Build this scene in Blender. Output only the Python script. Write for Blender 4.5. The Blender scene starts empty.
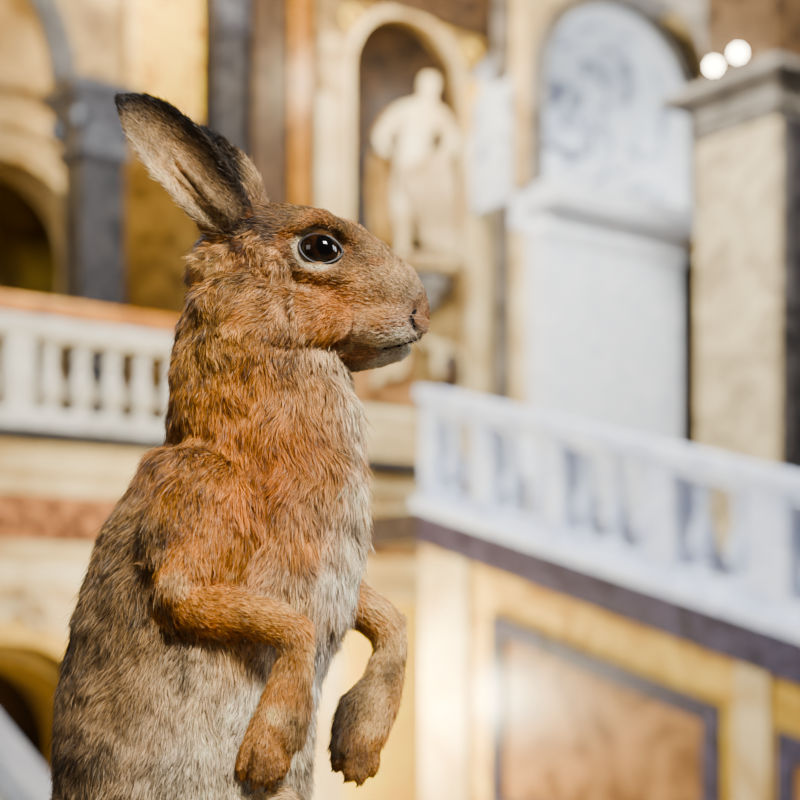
import bpy, bmesh, math, random
import numpy as np
from mathutils import Vector, Matrix, noise, kdtree
from mathutils.bvhtree import BVHTree
random.seed(7); np.random.seed(7)
COL = bpy.context.scene.collection
PI = math.pi
F = 70/36*800.0; CZ = 1.6; HY = 650.0

def C(r, g, b, k=1.2):
    f = lambda c: (c/255/12.92) if c/255 <= .04045 else ((c/255+.055)/1.055)**2.4
    c = [f(r), f(g), f(b)]; l = .2126*c[0]+.7152*c[1]+.0722*c[2]
    c = [max(0.002, l+(x-l)*k)**1.14 for x in c]
    return (min(c[0], .95), min(c[1], .95), min(c[2], .95), 1.0)

# ------------------------------------------------------------------ materials
def mat(name, c1, c2=None, scale=3, rough=.55, bump=0.0, lo=.35, hi=.65, dist=0.6, detail=6, spec=.4, emit=None, c3=None, coat=0):
    m = bpy.data.materials.new(name); m.use_nodes = True
    nt = m.node_tree; N = nt.nodes; L = nt.links
    p = N['Principled BSDF']
    p.inputs['Roughness'].default_value = rough
    p.inputs['Specular IOR Level'].default_value = spec
    p.inputs['Coat Weight'].default_value = coat
    p.inputs['Coat Roughness'].default_value = .03
    c2 = c2 or tuple(x*.85 for x in c1[:3])+(1,)
    tc = N.new('ShaderNodeTexCoord'); nz = N.new('ShaderNodeTexNoise')
    nz.inputs['Scale'].default_value = scale; nz.inputs['Detail'].default_value = detail
    nz.inputs['Distortion'].default_value = dist
    L.new(tc.outputs['Object'], nz.inputs['Vector'])
    rp = N.new('ShaderNodeValToRGB')
    rp.color_ramp.elements[0].position = lo; rp.color_ramp.elements[0].color = c2
    rp.color_ramp.elements[1].position = hi; rp.color_ramp.elements[1].color = c1
    if c3:
        e = rp.color_ramp.elements.new((lo+hi)/2); e.color = c3
    L.new(nz.outputs['Fac'], rp.inputs['Fac']); L.new(rp.outputs['Color'], p.inputs['Base Color'])
    if bump:
        b = N.new('ShaderNodeBump'); b.inputs['Strength'].default_value = bump; b.inputs['Distance'].default_value = .02
        L.new(nz.outputs['Fac'], b.inputs['Height']); L.new(b.outputs['Normal'], p.inputs['Normal'])
    if emit:
        p.inputs['Emission Color'].default_value = emit[0]; p.inputs['Emission Strength'].default_value = emit[1]
    return m

M = {}
M['white'] = mat('white_marble', C(250,250,248), C(226,228,232), 5, .45, .1)
M['warmwhite'] = mat('warm_white_stone', C(228,220,202), C(192,182,162), 5, .45, .1)
M['daylit_white'] = mat('daylight_tinted_marble', C(238,242,250), C(200,206,226), 5, .45, .1)  # cool daylight tint put into the white marble colour
M['step'] = mat('gap_shade_step_stone', C(150,150,162), C(112,112,126), 4, .6, .1)  # steps toned dark to put shade into the baluster gaps
M['cream'] = mat('cream_stone', C(214,190,144), C(160,132,90), 2.5, .5, .1)
M['pillar'] = mat('grey_beige_pillar_stone', C(206,188,150), C(150,134,106), 2.5, .5, .1, dist=2)
M['pale'] = mat('pale_cream_stucco', C(228,210,168), C(190,162,114), 2, .6, .1)
M['beige'] = mat('beige_marble', C(172,146,100), C(104,84,56), 2.2, .4, .0, dist=2)
M['yellow'] = mat('yellow_scagliola', C(255,222,96), C(244,190,60), 1.6, .35, 0, dist=2.5)
M['ochre'] = mat('ochre_scagliola', C(234,200,116), C(184,142,72), 1.8, .35, 0, dist=2.5)
M['goldfresco'] = mat('golden_fresco', C(255,222,104), C(140,88,24), 3.5, .6, 0, .36, .50, 3, c3=C(246,190,60))
M['olive'] = mat('olive_plaster', C(150,124,44), C(96,76,24), 2, .7)
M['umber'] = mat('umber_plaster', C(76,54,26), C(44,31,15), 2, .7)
M['grey'] = mat('grey_marble', C(104,102,102), C(52,50,54), 2.5, .35, 0, dist=3)
M['darkgrey'] = mat('dark_veined_marble', C(76,72,70), C(24,22,24), 3, .3, 0, dist=3)
M['greystone'] = mat('grey_stone', C(146,138,126), C(84,78,70), 3, .5, .1)
M['brownm'] = mat('brown_marble', C(98,78,58), C(46,35,26), 3, .35, 0, dist=3)
M['orangem'] = mat('amber_marble', C(180,130,62), C(114,74,34), 3, .3, 0, dist=3)
M['redband'] = mat('red_mottled_marble', C(178,126,82), C(98,64,42), 9, .45, 0, .42, .58, 1)
M['panel'] = mat('brown_marble_panel', C(180,138,94), C(120,86,56), 1.8, .35, 0, .38, .62, 2)
M['frame'] = mat('slate_blue_marble', C(80,76,96), C(40,38,54), 4, .35, 0, dist=2)
M['wood'] = mat('honey_wood', C(206,142,68), C(152,98,40), 6, .4, 0)
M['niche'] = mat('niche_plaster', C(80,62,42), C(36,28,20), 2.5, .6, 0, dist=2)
M['statue'] = mat('statue_marble', C(246,232,196), C(216,190,144), 3, .45, .05)
M['drape'] = mat('draped_marble', C(226,194,130), C(160,124,72), 3, .5, .05)
M['bronze'] = mat('dark_bronze', C(56,48,42), C(34,28,26), 5, .4, 0)
M['lunette'] = mat('mottled_white_marble', C(244,247,253), C(92,96,110), 1.15, .5, 0, .34, .52, 3.5, c3=C(204,209,220))
M['floor'] = mat('floor_terrazzo', C(170,160,146), C(128,118,104), 6, .3, 0)
M['metal'] = mat('black_metal', C(40,40,42), C(28,28,30), 8, .4, 0)
M['bulb'] = mat('lit_lens', C(255,240,210), None, 1, .5, emit=((1,.84,.56,1), 60))
M['plinth'] = mat('painted_grey_plinth', C(196,196,194), C(184,184,182), 3, .5, 0)
M['plinthwood'] = mat('varnished_wood_base', C(120,82,50), C(92,60,34), 12, .4, 0)

# ------------------------------------------------------------------ building frame
OX, OY = .21, 13.0
TH = math.atan2(.6, .8)
def BF(a, b, z): return Vector((OX+.8*a+.6*b, OY+.6*a-.8*b, z))
def A(px, b):
    k = (px-400)/F; return (k*(OY-.8*b)-OX-.6*b)/(.8-.6*k)
def Bp(px, a):
    k = (px-400)/F; return (k*(OY+.6*a)-OX-.8*a)/(.6+.8*k)
def Zp(py, a, b): return CZ+(HY-py)/F*(OY+.6*a-.8*b)
def at(px, py, Y): return Vector(((px-400)/F*Y, Y, CZ+(HY-py)/F*Y))

ROOTBASE = {}
def tag(o, label=None, cat=None, group=None, kind=None):
    if label: o['label'] = label
    if cat: o['category'] = cat
    if group: o['group'] = group
    if kind: o['kind'] = kind
    return o
def thing(name, base, label, cat, group=None):
    o = bpy.data.objects.new(name, None); COL.objects.link(o)
    o.empty_display_size = .1
    o.location = BF(*base); o.rotation_euler = (0, 0, TH)
    ROOTBASE[o.name] = Vector((base[0], -base[1], base[2]))
    return tag(o, label, cat, group)
def obj(name, bm, m, parent=None, smooth=False):
    """verts in (a, -b, z); becomes one mesh object"""
    bmesh.ops.recalc_face_normals(bm, faces=bm.faces)
    if parent is not None:
        base = ROOTBASE[parent.name]
    else:
        xs = [v.co for v in bm.verts]
        base = Vector(((min(v.x for v in xs)+max(v.x for v in xs))/2, (min(v.y for v in xs)+max(v.y for v in xs))/2, min(v.z for v in xs)))
    bmesh.ops.translate(bm, verts=bm.verts, vec=-base)
    me = bpy.data.meshes.new(name); bm.to_mesh(me); bm.free()
    me.materials.append(m)
    if smooth:
        for p in me.polygons: p.use_smooth = True
    o = bpy.data.objects.new(name, me); COL.objects.link(o)
    if parent is not None:
        o.parent = parent; ROOTBASE[o.name] = base
    else:
        o.location = BF(base.x, -base.y, base.z); o.rotation_euler = (0, 0, TH); ROOTBASE[o.name] = base
    return o
def struct(name, bm, m, smooth=False): return tag(obj(name, bm, m, None, smooth), kind='structure')
def nb(): return bmesh.new()
def hexa(bm, P):
    v = [bm.verts.new(p) for p in P]
    for f in ((0,1,2,3),(4,5,6,7),(0,1,5,4),(1,2,6,5),(2,3,7,6),(3,0,4,7)): bm.faces.new([v[i] for i in f])
def box(bm, a0, a1, b0, b1, z0, z1):
    hexa(bm, [(a0,-b0,z0),(a1,-b0,z0),(a1,-b1,z0),(a0,-b1,z0),(a0,-b0,z1),(a1,-b0,z1),(a1,-b1,z1),(a0,-b1,z1)]); return bm
SL = .28; ZR0 = 3.79
def zr(b): return ZR0-SL*b
def sbox(bm, a0, a1, b0, b1, h0, h1, flat0=None):
    z = lambda b, h: zr(b)+h
    lo0 = z(b0, h0) if flat0 is None else flat0; lo1 = z(b1, h0) if flat0 is None else flat0
    hexa(bm, [(a0,-b0,lo0),(a1,-b0,lo0),(a1,-b1,lo1),(a0,-b1,lo1),(a0,-b0,z(b0,h1)),(a1,-b0,z(b0,h1)),(a1,-b1,z(b1,h1)),(a0,-b1,z(b1,h1))]); return bm
def molded(bm, a0, a1, b0, b1, prof, back=1, sides=1):
    rings = []
    for z, o in prof:
        rings.append([bm.verts.new(p) for p in ((a0-o*sides,-(b0-o*back),z),(a1+o*sides,-(b0-o*back),z),(a1+o*sides,-(b1+o),z),(a0-o*sides,-(b1+o),z))])
    for r0, r1 in zip(rings, rings[1:]):
        for i in range(4): bm.faces.new((r0[i], r0[(i+1)%4], r1[(i+1)%4], r1[i]))
    bm.faces.new(rings[0]); bm.faces.new(rings[-1]); return bm
def lathe(bm, a, b, z0, prof, seg=20, sc=1):
    rings = []
    for r, z in prof:
        rings.append([bm.verts.new((a+r*sc*math.cos(2*PI*i/seg), -b+r*sc*math.sin(2*PI*i/seg), z0+z)) for i in range(seg)])
    for r0, r1 in zip(rings, rings[1:]):
        for i in range(seg): bm.faces.new((r0[i], r0[(i+1)%seg], r1[(i+1)%seg], r1[i]))
    bm.faces.new(rings[0]); bm.faces.new(rings[-1]); return bm
def archband(bm, ca, zs, ri, ro, b0, b1, zb=None, seg=28):
    pts = []
    if zb is not None: pts.append((1, 0, zb))
    for i in range(seg+1):
        t = PI*i/seg; pts.append((math.cos(t), math.sin(t), None))
    if zb is not None: pts.append((-1, 0, zb))
    rings = []
    for c, s, zz in pts:
        z = lambda r: zz if zz is not None else zs+r*s
        rings.append([bm.verts.new(p) for p in ((ca+ri*c,-b0,z(ri)),(ca+ro*c,-b0,z(ro)),(ca+ro*c,-b1,z(ro)),(ca+ri*c,-b1,z(ri)))])
    for r0, r1 in zip(rings, rings[1:]):
        for i in range(4): bm.faces.new((r0[i], r0[(i+1)%4], r1[(i+1)%4], r1[i]))
    bm.faces.new(rings[0]); bm.faces.new(rings[-1]); return bm
def archwall(bm, a0, a1, z0, z1, ca, r, zs, b0, b1, seg=24):
    box(bm, a0, ca-r, b0, b1, z0, z1); box(bm, ca+r, a1, b0, b1, z0, z1)
    for i in range(seg):
        t0 = PI-PI*i/seg; t1 = PI-PI*(i+1)/seg
        x0, x1 = ca+r*math.cos(t0), ca+r*math.cos(t1); y0, y1 = zs+r*math.sin(t0), zs+r*math.sin(t1)
        hexa(bm, [(x0,-b0,y0),(x1,-b0,y1),(x1,-b1,y1),(x0,-b1,y0),(x0,-b0,z1),(x1,-b0,z1),(x1,-b1,z1),(x0,-b1,z1)])
    return bm
def tube(bm, pts, rad, seg=8):
    n = len(pts); pts = [Vector(p) for p in pts]; rings = []
    for i, p in enumerate(pts):
        t = (pts[min(i+1, n-1)]-pts[max(i-1, 0)]).normalized()
        x = t.orthogonal().normalized() if i == 0 else (x - t*x.dot(t)).normalized()
        y = t.cross(x); r = rad[i] if isinstance(rad, (list, tuple)) else rad
        rings.append([bm.verts.new(p+(x*math.cos(2*PI*k/seg)+y*math.sin(2*PI*k/seg))*r) for k in range(seg)])
    for r0, r1 in zip(rings, rings[1:]):
        for i in range(seg): bm.faces.new((r0[i], r0[(i+1)%seg], r1[(i+1)%seg], r1[i]))
    bm.faces.new(rings[0]); bm.faces.new(rings[-1]); return bm

# ------------------------------------------------------------------ setting
struct('floor', box(nb(), -12, 9, -8, 13, -.1, 0), M['floor'])
gb = -5.2; ca = A(2, gb); gr = .86; gz = Zp(160, ca, gb)-gr
bm = nb(); archwall(bm, -9, 8, 3.3, 11, ca, gr, gz, gb-.5, gb); struct('wall_back', bm, M['cream'])
struct('wall_rear', box(nb(), -9, 8, gb-2.2, gb-2.0, 0, 11), M['olive'])
bm = nb()
for k, (w, dep) in enumerate(((.10, .12), (.12, .05), (.10, .10))):
    archband(bm, ca, gz, gr+k*.17, gr+k*.17+w, gb, gb+dep, zb=3.35)
struct('trim_1', bm, M['pale'])
struct('trim_2', molded(nb(), -8.9, 7.9, gb, gb+.08, [(Zp(92,ca,gb), .0), (Zp(88,ca,gb), .06), (Zp(80,ca,gb), .08), (Zp(76,ca,gb), .0)], 0), M['pale'])
tag(obj('fresco', box(nb(), -5.6, -2.05, gb+.001, gb+.06, Zp(74,ca,gb), 9.6), M['goldfresco']), 'golden ornamental fresco high on the gallery wall left of the grey column', 'fresco')
fb = -4.4
a0, a1 = A(128, fb), A(222, fb)
t = thing('fresco', ((a0+a1)/2, fb, Zp(108, a0, fb)), 'glowing golden fresco panel between the grey column and the dark pilasters', 'fresco')
obj('painted_panel', box(nb(), a0+.06, a1+.1, fb, fb+.04, Zp(104, a0, fb), 9.4), M['goldfresco'], t)
bm = nb(); box(bm, a0-.04, a0+.06, fb, fb+.1, Zp(112, a0, fb), 9.4); box(bm, a0+.06, a1+.1, fb, fb+.1, Zp(112, a0, fb), Zp(104, a0, fb)); obj('border', bm, M['pale'], t)
struct('wall_gallery', box(nb(), A(126, fb), A(330, fb), fb-.6, fb, 3.3, 11), M['beige'])
struct('floor_gallery', box(nb(), -9, 8, -7.2, -1.35, 3.0, 3.3), M['floor'])

# arcade above the left gallery
cb = -3.5; cca = A(93, cb); ztop = Zp(92, cca, cb)
bm = nb(); archwall(bm, cca-3.9, cca+.3, ztop, 11, cca-.3-1.5, 1.5, ztop, cb-.35, cb-.0)
archwall(bm, cca+.3, A(300, cb), ztop, 11, cca+.3+1.3, 1.29, ztop+.9, cb-.35, cb-.0); struct('wall_arcade', bm, M['beige'])
bm = nb()
archband(bm, cca-1.80, ztop, 1.34, 1.46, cb, cb+.10); archband(bm, cca-1.80, ztop, 1.5, 1.62, cb, cb+.06)
struct('trim_3', bm, M['grey'])
def pillar(name, a, b, hw, z0, zc, zt, ms, mc, label, group=None, capo=.12):
    t = thing(name, (a, b, z0), label, 'column', group)
    obj('base', molded(nb(), a-hw, a+hw, b-hw, b+hw, [(z0,.1),(z0+.2,.1),(z0+.24,.05),(z0+.32,.07),(z0+.38,.0)]), mc, t)
    obj('shaft', molded(nb(), a-hw, a+hw, b-hw, b+hw, [(z0+.38,0),(z0+.42,-.02),(zc-.04,-.02),(zc,0)]), ms, t)
    h = zt-zc
    bm = molded(nb(), a-hw, a+hw, b-hw, b+hw, [(zc,0),(zc+.06*h,.04),(zc+.14*h,.04),(zc+.18*h,-.0),(zc+.5*h,.02),(zc+.62*h,capo*.5),(zc+.72*h,capo*.6),(zc+.78*h,capo),(zt-.1*h,capo+.03),(zt,capo+.03)])
    for sa in (-1,1):
        for sb in (-1,1): lathe(bm, a+sa*(hw+.02), b+sb*(hw+.02), zc+.3*h, [(.03,0),(.08,.1*h),(.09,.25*h),(.04,.32*h)], 10)
    obj('capital', bm, mc, t)
    return t
pillar('marble_column', cca, cb+.0, .24, 3.3, Zp(165, cca, cb), ztop, M['darkgrey'], M['grey'], 'grey veined marble column carrying the arches behind the left balcony')

# dark pilaster cluster left of the niche
pb = -2.2
def pilaster(p0, p1, b, bd, zt, m, mc, label, zc=None, z0=3.3, k=1.0):
    a0, a1 = A(p0, b), A(p1, b)
    t = thing('pilaster', ((a0+a1)/2, b, z0), label, 'pilaster', None)
    obj('shaft', molded(nb(), a0, a1, b-bd, b, [(z0+.4, 0), (zt, 0)]), m, t)
    obj('base', molded(nb(), a0, a1, b-bd, b, [(z0, .06), (z0+.25, .06), (z0+.33, .02), (z0+.4, .0)], 0, k), mc, t)
    if zc:
        obj('capital', molded(nb(), a0, a1, b-bd, b, [(zc, .0), (zc+.04, .05), (zc+.12, .02), (zc+.3, .03), (zc+.38, .1), (zc+.46, .12), (zc+.5, .12)], 0, k), mc, t)
    return t
pilaster(217, 247, pb+.1, .2, 10, M['darkgrey'], M['grey'], 'dark grey veined pilaster left of the brown one', Zp(40, -.5, pb), k=.05)
pilaster(254, 287, pb+.16, .2, 10, M['brownm'], M['greystone'], 'wide brown marble pilaster between grey and amber ones', k=.05)
pilaster(292, 311, pb+.1, .2, 10, M['orangem'], M['beige'], 'narrow amber marble pilaster beside the niche wall', k=.05)
struct('wall_screen', box(nb(), A(222, pb), A(314, pb), pb-.4, pb-.101, 3.3, 10.5), M['umber'])

# niche wall
na0, na1 = A(318, pb), A(510, pb); nc = A(405, pb); nr = (A(461, pb)-A(350, pb))/2
zfoot = Zp(265, nc, pb); zsp = Zp(88, nc, pb)
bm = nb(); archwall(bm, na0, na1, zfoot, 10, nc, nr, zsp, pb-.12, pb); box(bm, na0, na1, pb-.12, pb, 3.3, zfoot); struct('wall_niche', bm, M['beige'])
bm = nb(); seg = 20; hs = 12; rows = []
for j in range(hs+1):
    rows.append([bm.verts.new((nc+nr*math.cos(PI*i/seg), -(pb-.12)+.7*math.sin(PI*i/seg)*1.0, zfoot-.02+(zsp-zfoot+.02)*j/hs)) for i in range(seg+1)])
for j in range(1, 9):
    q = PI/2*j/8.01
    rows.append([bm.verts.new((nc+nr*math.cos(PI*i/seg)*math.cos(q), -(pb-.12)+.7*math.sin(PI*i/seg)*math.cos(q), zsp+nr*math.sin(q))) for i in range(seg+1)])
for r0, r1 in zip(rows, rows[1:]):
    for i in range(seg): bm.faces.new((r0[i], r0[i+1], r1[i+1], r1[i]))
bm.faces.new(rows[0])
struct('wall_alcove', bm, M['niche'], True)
bm = nb(); archband(bm, nc, zsp, nr, nr+.07, pb, pb+.07, zb=zfoot); struct('trim_4', bm, M['pale'])
bm = nb()
for i in range(15):
    q = PI*(i+.5)/15; bmesh.ops.create_uvsphere(bm, u_segments=8, v_segments=6, radius=.04, matrix=Matrix.Translation((nc+(nr+.12)*math.cos(q), -(pb+.02), zsp+(nr+.12)*math.sin(q))))
struct('trim_16', bm, M['ochre'], True)
pilaster(320, 343, pb+.10, .099, Zp(100,nc,pb), M['pale'], M['cream'], 'cream pilaster on the left side of the statue niche', Zp(118, nc, pb), k=.3)
pilaster(471, 494, pb+.10, .099, Zp(100,nc,pb), M['pale'], M['yellow'], 'cream pilaster with golden capital right of the statue niche', Zp(122, nc, pb), k=.3)
struct('trim_5', molded(nb(), na0+.05, na1, pb, pb+.12, [(Zp(16,nc,pb), 0), (Zp(10,nc,pb), .1), (Zp(4,nc,pb), .1), (Zp(0,nc,pb), .18), (Zp(-30,nc,pb), .18)], 0), M['brownm'])
tag(obj('marble_inlay', box(nb(), A(499,pb), A(508,pb), pb+.001, pb+.02, Zp(300,nc,pb), Zp(60,nc,pb)), M['ochre']), 'tall narrow ochre marble inlay right of the golden capital', 'wall panel')
for s, px in ((0, 350), (1, 468)):
    bm = nb(); a_ = A(px, pb); z_ = Zp(36, nc, pb)
    pts = [(a_+.09*math.cos(q), -(pb+.04), z_+.08*math.sin(q)) for q in [2*PI*i/16 for i in range(17)]]
    tube(bm, pts, .025, 8)
    tag(obj('gilded_rosette', bm, M['goldfresco'], None, True), ['gilded rosette left of the niche arch top', 'gilded rosette right of the niche arch top'][s], 'ornament', 'gilded rosettes above the niche')
struct('baseboard_back', molded(nb(), na0, na1+.2, pb, pb+.10, [(3.3, .05), (3.75, .05), (3.8, 0), (3.9, .04), (3.98, .0)], 0), M['pale'])
tag(obj('marble_inlay', box(nb(), A(352,pb), A(412,pb), pb+.001, pb+.03, 4.05, Zp(350,nc,pb)), M['panel']), 'reddish brown marble panel below the statue niche', 'wall panel')
t = thing('scroll_ornament', (nc, pb, Zp(398, nc, pb)), 'carved scroll ornament with dark oval under the statue console', 'ornament')
for s in (-1, 1):
    pts = []
    for i in range(40):
        q = i/39; ang = q*2.2*2*PI; rr = .05+.16*q
        pts.append((nc+.12+s*(.40-rr*math.cos(ang)*1.0), -(pb+.1), Zp(362, nc, pb)+rr*math.sin(ang)))
    o_ = obj('volute', tube(nb(), pts, .045, 8), M['pale'], t, True)
    pts = [(nc+.12+s*(.58-.5*q), -(pb+.1), Zp(392-50*math.sin(q*PI/2), nc, pb)) for q in [i/10 for i in range(11)]]
    obj('bracket', tube(nb(), pts, .055, 8), M['pale'], t, True)
bm = nb(); lathe(bm, 0, 0, 0, [(.02,-.05),(.16,-.04),(.2,0),(.16,.04),(.02,.05)], 24)
bmesh.ops.rotate(bm, verts=bm.verts, cent=(0,0,0), matrix=Matrix.Rotation(PI/2, 3, 'X'))
bmesh.ops.scale(bm, verts=bm.verts, vec=(.8,1,1.2)); bmesh.ops.translate(bm, verts=bm.verts, vec=(nc+.50, -(pb+.12), Zp(368, nc, pb)))
obj('oval_medallion', bm, M['brownm'], t, True)

t = thing('stone_console', (nc, pb, Zp(312, nc, pb)), 'carved stone console carrying the white statue', 'console')
zz = Zp(312, nc, pb); hh = zfoot-zz
obj('bracket', lathe(nb(), nc+.12, pb+.14, zz, [(.06,0),(.14,.04),(.12,.1),(.24,.2),(.34,hh-.14)], 20), M['greystone'], t, True)
obj('shelf', lathe(nb(), nc+.12, pb+.14, zz+hh-.14, [(.40,0),(.44,.04),(.42,.08),(.46,.10),(.46,.14)], 28), M['cream'], t)

# ------------------------------------------------------------------ skin helper
def skin_mesh(J, E, root=0, sub=2):
    me = bpy.data.meshes.new('tmp'); bm = bmesh.new(); lay = bm.verts.layers.skin.verify()
    vs = []
    for i, (p, r) in enumerate(J):
        v = bm.verts.new(p); v[lay].radius = (r, r) if not isinstance(r, tuple) else r; v[lay].use_root = (i == root); vs.append(v)
    for a, b in E: bm.edges.new((vs[a], vs[b]))
    bm.to_mesh(me); bm.free()
    o = bpy.data.objects.new('tmp', me); COL.objects.link(o)
    o.modifiers.new('s', 'SKIN').use_smooth_shade = True
    s = o.modifiers.new('ss', 'SUBSURF'); s.levels = sub; s.render_levels = sub
    dg = bpy.context.evaluated_depsgraph_get(); out = bpy.data.meshes.new_from_object(o.evaluated_get(dg))
    bpy.data.objects.remove(o); return out
st = bpy.data.objects.new('statue', None); COL.objects.link(st)
sp = BF(nc+.10, pb+.02, zfoot+.02); st.location = sp; st.rotation_euler = (0, 0, .12)
tag(st, 'white marble statue of a draped standing figure in the arched niche', 'statue')
U = sp.y/F
def S(px, py, d=0): return Vector(((px-413)*U, d*U, (265-py)*U))
def sobj(name, me, m, parent):
    me.name = name; me.materials.clear(); me.materials.append(m)
    for p in me.polygons: p.use_smooth = True
    o = bpy.data.objects.new(name, me); COL.objects.link(o); o.parent = parent; return o
J = [(S(411,174), .19), (S(410,154), .155), (S(414,130,-2), .195), (S(419,114), .14), (S(425,103), .055), (S(427,94,-1), .082), (S(428,84,-1), .10), (S(429,75), .062),
     (S(398,116), .085), (S(384,134,-4), .066), (S(376,150,-12), .054), (S(386,162,-20), .046),
     (S(440,118), .085), (S(452,140,4), .066), (S(445,160,-8), .05), (S(432,168,-16), .044),
     (S(403,186), .13), (S(398,214,-10), .095), (S(402,238,-2), .072), (S(400,256), .045), (S(395,262,-10), .045),
     (S(420,186), .13), (S(428,214,-2), .095), (S(431,236,2), .07), (S(433,256,3), .045), (S(439,262,-6), .045)]
E = [(0,1),(1,2),(2,3),(3,4),(4,5),(5,6),(6,7),(3,8),(8,9),(9,10),(10,11),(3,12),(12,13),(13,14),(14,15),(0,16),(16,17),(17,18),(18,19),(19,20),(0,21),(21,22),(22,23),(23,24),(24,25)]
sobj('figure', skin_mesh(J, E), M['statue'], st)
def pleat(rows_, n, amp, thick, seed):
    bm = bmesh.new(); R = []
    for k, (L, Rr, dp) in enumerate(rows_):
        row = []
        for i in range(n+1):
            q = i/n; p = Vector(L).lerp(Vector(Rr), q); p.y += dp+amp*math.sin(q*PI*7+seed+k*.15); row.append(bm.verts.new(p))
        R.append(row)
    for r0, r1 in zip(R, R[1:]):
        for i in range(n): bm.faces.new((r0[i], r0[i+1], r1[i+1], r1[i]))
    bmesh.ops.solidify(bm, geom=bm.faces[:], thickness=thick)
    me = bpy.data.meshes.new('d'); bm.to_mesh(me); bm.free(); return me
sobj('drapery', pleat([(S(384,114), S(398,108), -.02), (S(371,140), S(388,134), -.05), (S(364,170), S(388,168), -.06), (S(364,205), S(390,205), -.05), (S(370,246), S(398,250), -.03)], 28, .045, .03, 0), M['drape'], st)
sobj('mantle', pleat([(S(396,176), S(442,150), -.17), (S(394,196), S(448,176), -.23), (S(404,212), S(452,206), -.22), (S(414,228), S(454,232), -.17), (S(420,246), S(455,258), -.13)], 28, .045, .03, 1), M['statue'], st)
bm = bmesh.new(); tube(bm, [S(448,266,4), S(449,240,5), S(448,215,6), S(445,196,8)], [.08,.07,.06,.045], 10); me = bpy.data.meshes.new('x'); bm.to_mesh(me); bm.free(); sobj('tree_stump', me, M['statue'], st)
bm = bmesh.new(); tube(bm, [S(366,262,-4), S(362,225,-6), S(359,190,-10), S(364,160,-14), S(374,146,-16)], [.07,.06,.05,.045,.03], 10); me = bpy.data.meshes.new('x'); bm.to_mesh(me); bm.free(); sobj('club', me, M['bronze'], st)

# ------------------------------------------------------------------ white pier with lunette arch
wb = -1.0; wa0, wa1 = A(545, wb), A(681, wb)
zc0 = Zp(240, wa0, wb); zc1 = Zp(194, wa0, wb)
t = thing('white_pier', ((wa0+wa1)/2, wb, 0), 'broad white marble pier under the mottled arch', 'pier')
obj('shaft', molded(nb(), wa0, wa1, wb-.25, wb, [(0, 0), (zc0, 0)]), M['white'], t)
obj('cornice', molded(nb(), wa0, wa1, wb-.25, wb, [(zc0, .0), (zc0+.06, .05), (zc0+.14, .06), (zc0+.18, .02), (zc0+.28, .04), (zc0+.32, .30), (zc1, .34), (zc1+.06, .36)], 0, .4), M['white'], t)
la_, lb_ = A(541, wb), A(694, wb)
wc = (la_+lb_)/2; wr = (lb_-la_)/2; zaw = Zp(4, wc, wb)-wr
bm = nb(); archwall(bm, A(530, wb), lb_+.3, zc1+.06, 10, wc, wr-.02, zaw, wb-.25, wb-.05); struct('wall_right', bm, M['cream'])
bm = nb(); segv = 24; rows = []
for bb_, k in ((wb-.25, 1.0), (wb-.9, .99), (wb-1.5, .95), (wb-1.85, .8), (wb-2.0, .45), (wb-2.05, .02)):
    row = [bm.verts.new((wc+wr*k, -bb_, zc1+.05))]
    row += [bm.verts.new((wc+wr*k*math.cos(PI*i/segv), -bb_, zaw+wr*k*math.sin(PI*i/segv))) for i in range(segv+1)]
    row += [bm.verts.new((wc-wr*k, -bb_, zc1+.05))]; rows.append(row)
for r0, r1 in zip(rows, rows[1:]):
    for i in range(segv+2): bm.faces.new((r0[i], r0[i+1], r1[i+1], r1[i]))
struct('wall_vault', bm, M['lunette'], True)
bm = nb(); archband(bm, wc, zaw, wr-.02, wr+.03, wb-.05, wb+.05, zb=zc1+.06); archband(bm, wc, zaw, wr+.08, wr+.14, wb-.05, wb+.02, zb=zc1+.06); struct('trim_6', bm, M['greystone'])
struct('trim_7', archband(nb(), wc, zaw, wr-.05, wr-.021, wb-.3, wb-.05, zb=zc1+.06), M['white'])
pilaster(516, 536, wb-.27, .06, zc1, M['pale'], M['white'], 'narrow cream pilaster just left of the white pier', Zp(225, wa0, wb)-.0, 3.3, k=.05)
struct('wall_recess', box(nb(), A(512, wb-.5), wa0-.02, wb-.75, wb-.5, 3.3, 10), M['greystone'])
struct('wall_dark', box(nb(), wa1+.65, 7.5, wb-.9, wb-.6, 0, 11), M['ochre'])
struct('gap_panel_1', box(nb(), wa1+.05, wa1+1.7, wb-.59, wb-.5, 2.0, Zp(240, 4.5, wb)), M['umber'])  # added umber panel that fills the dark gap beside the pier

# right pillar (seen on two faces)
ra0 = 2.6; rb0, rb1 = Bp(697, ra0), Bp(775, ra0); ra1 = ra0+.95
zct = Zp(98, ra0, rb0); zcb = Zp(138, ra0, rb0)
t = thing('stone_pillar', ((ra0+ra1)/2, (rb0+rb1)/2, .0), 'tall beige stone pillar with heavy grey capital beside the stairs', 'pillar')
obj('shaft', molded(nb(), ra0, ra1, rb0, rb1, [(1.3, 0), (zcb, 0)]), M['pillar'], t)
obj('base', molded(nb(), ra0, ra1, rb0, rb1, [(.0, .1), (1.0, .1), (1.2, .08), (1.3, 0)]), M['greystone'], t)
obj('capital', molded(nb(), ra0, ra1, rb0, rb1, [(zcb-.06, .0), (zcb-.05, .04), (zcb+.02, .04), (zcb+.05, .09), (zcb+.09, .03), (zcb+.18, .05), (zcb+.24, .15), (zcb+.28, .12), (zct-.1, .20), (zct-.06, .25), (zct, .25)]), M['greystone'], t)
obj('upper_block', molded(nb(), ra0+.05, ra1-.05, rb0+.05, rb1-.05, [(zct, 0), (10, 0)]), M['brownm'], t)
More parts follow.
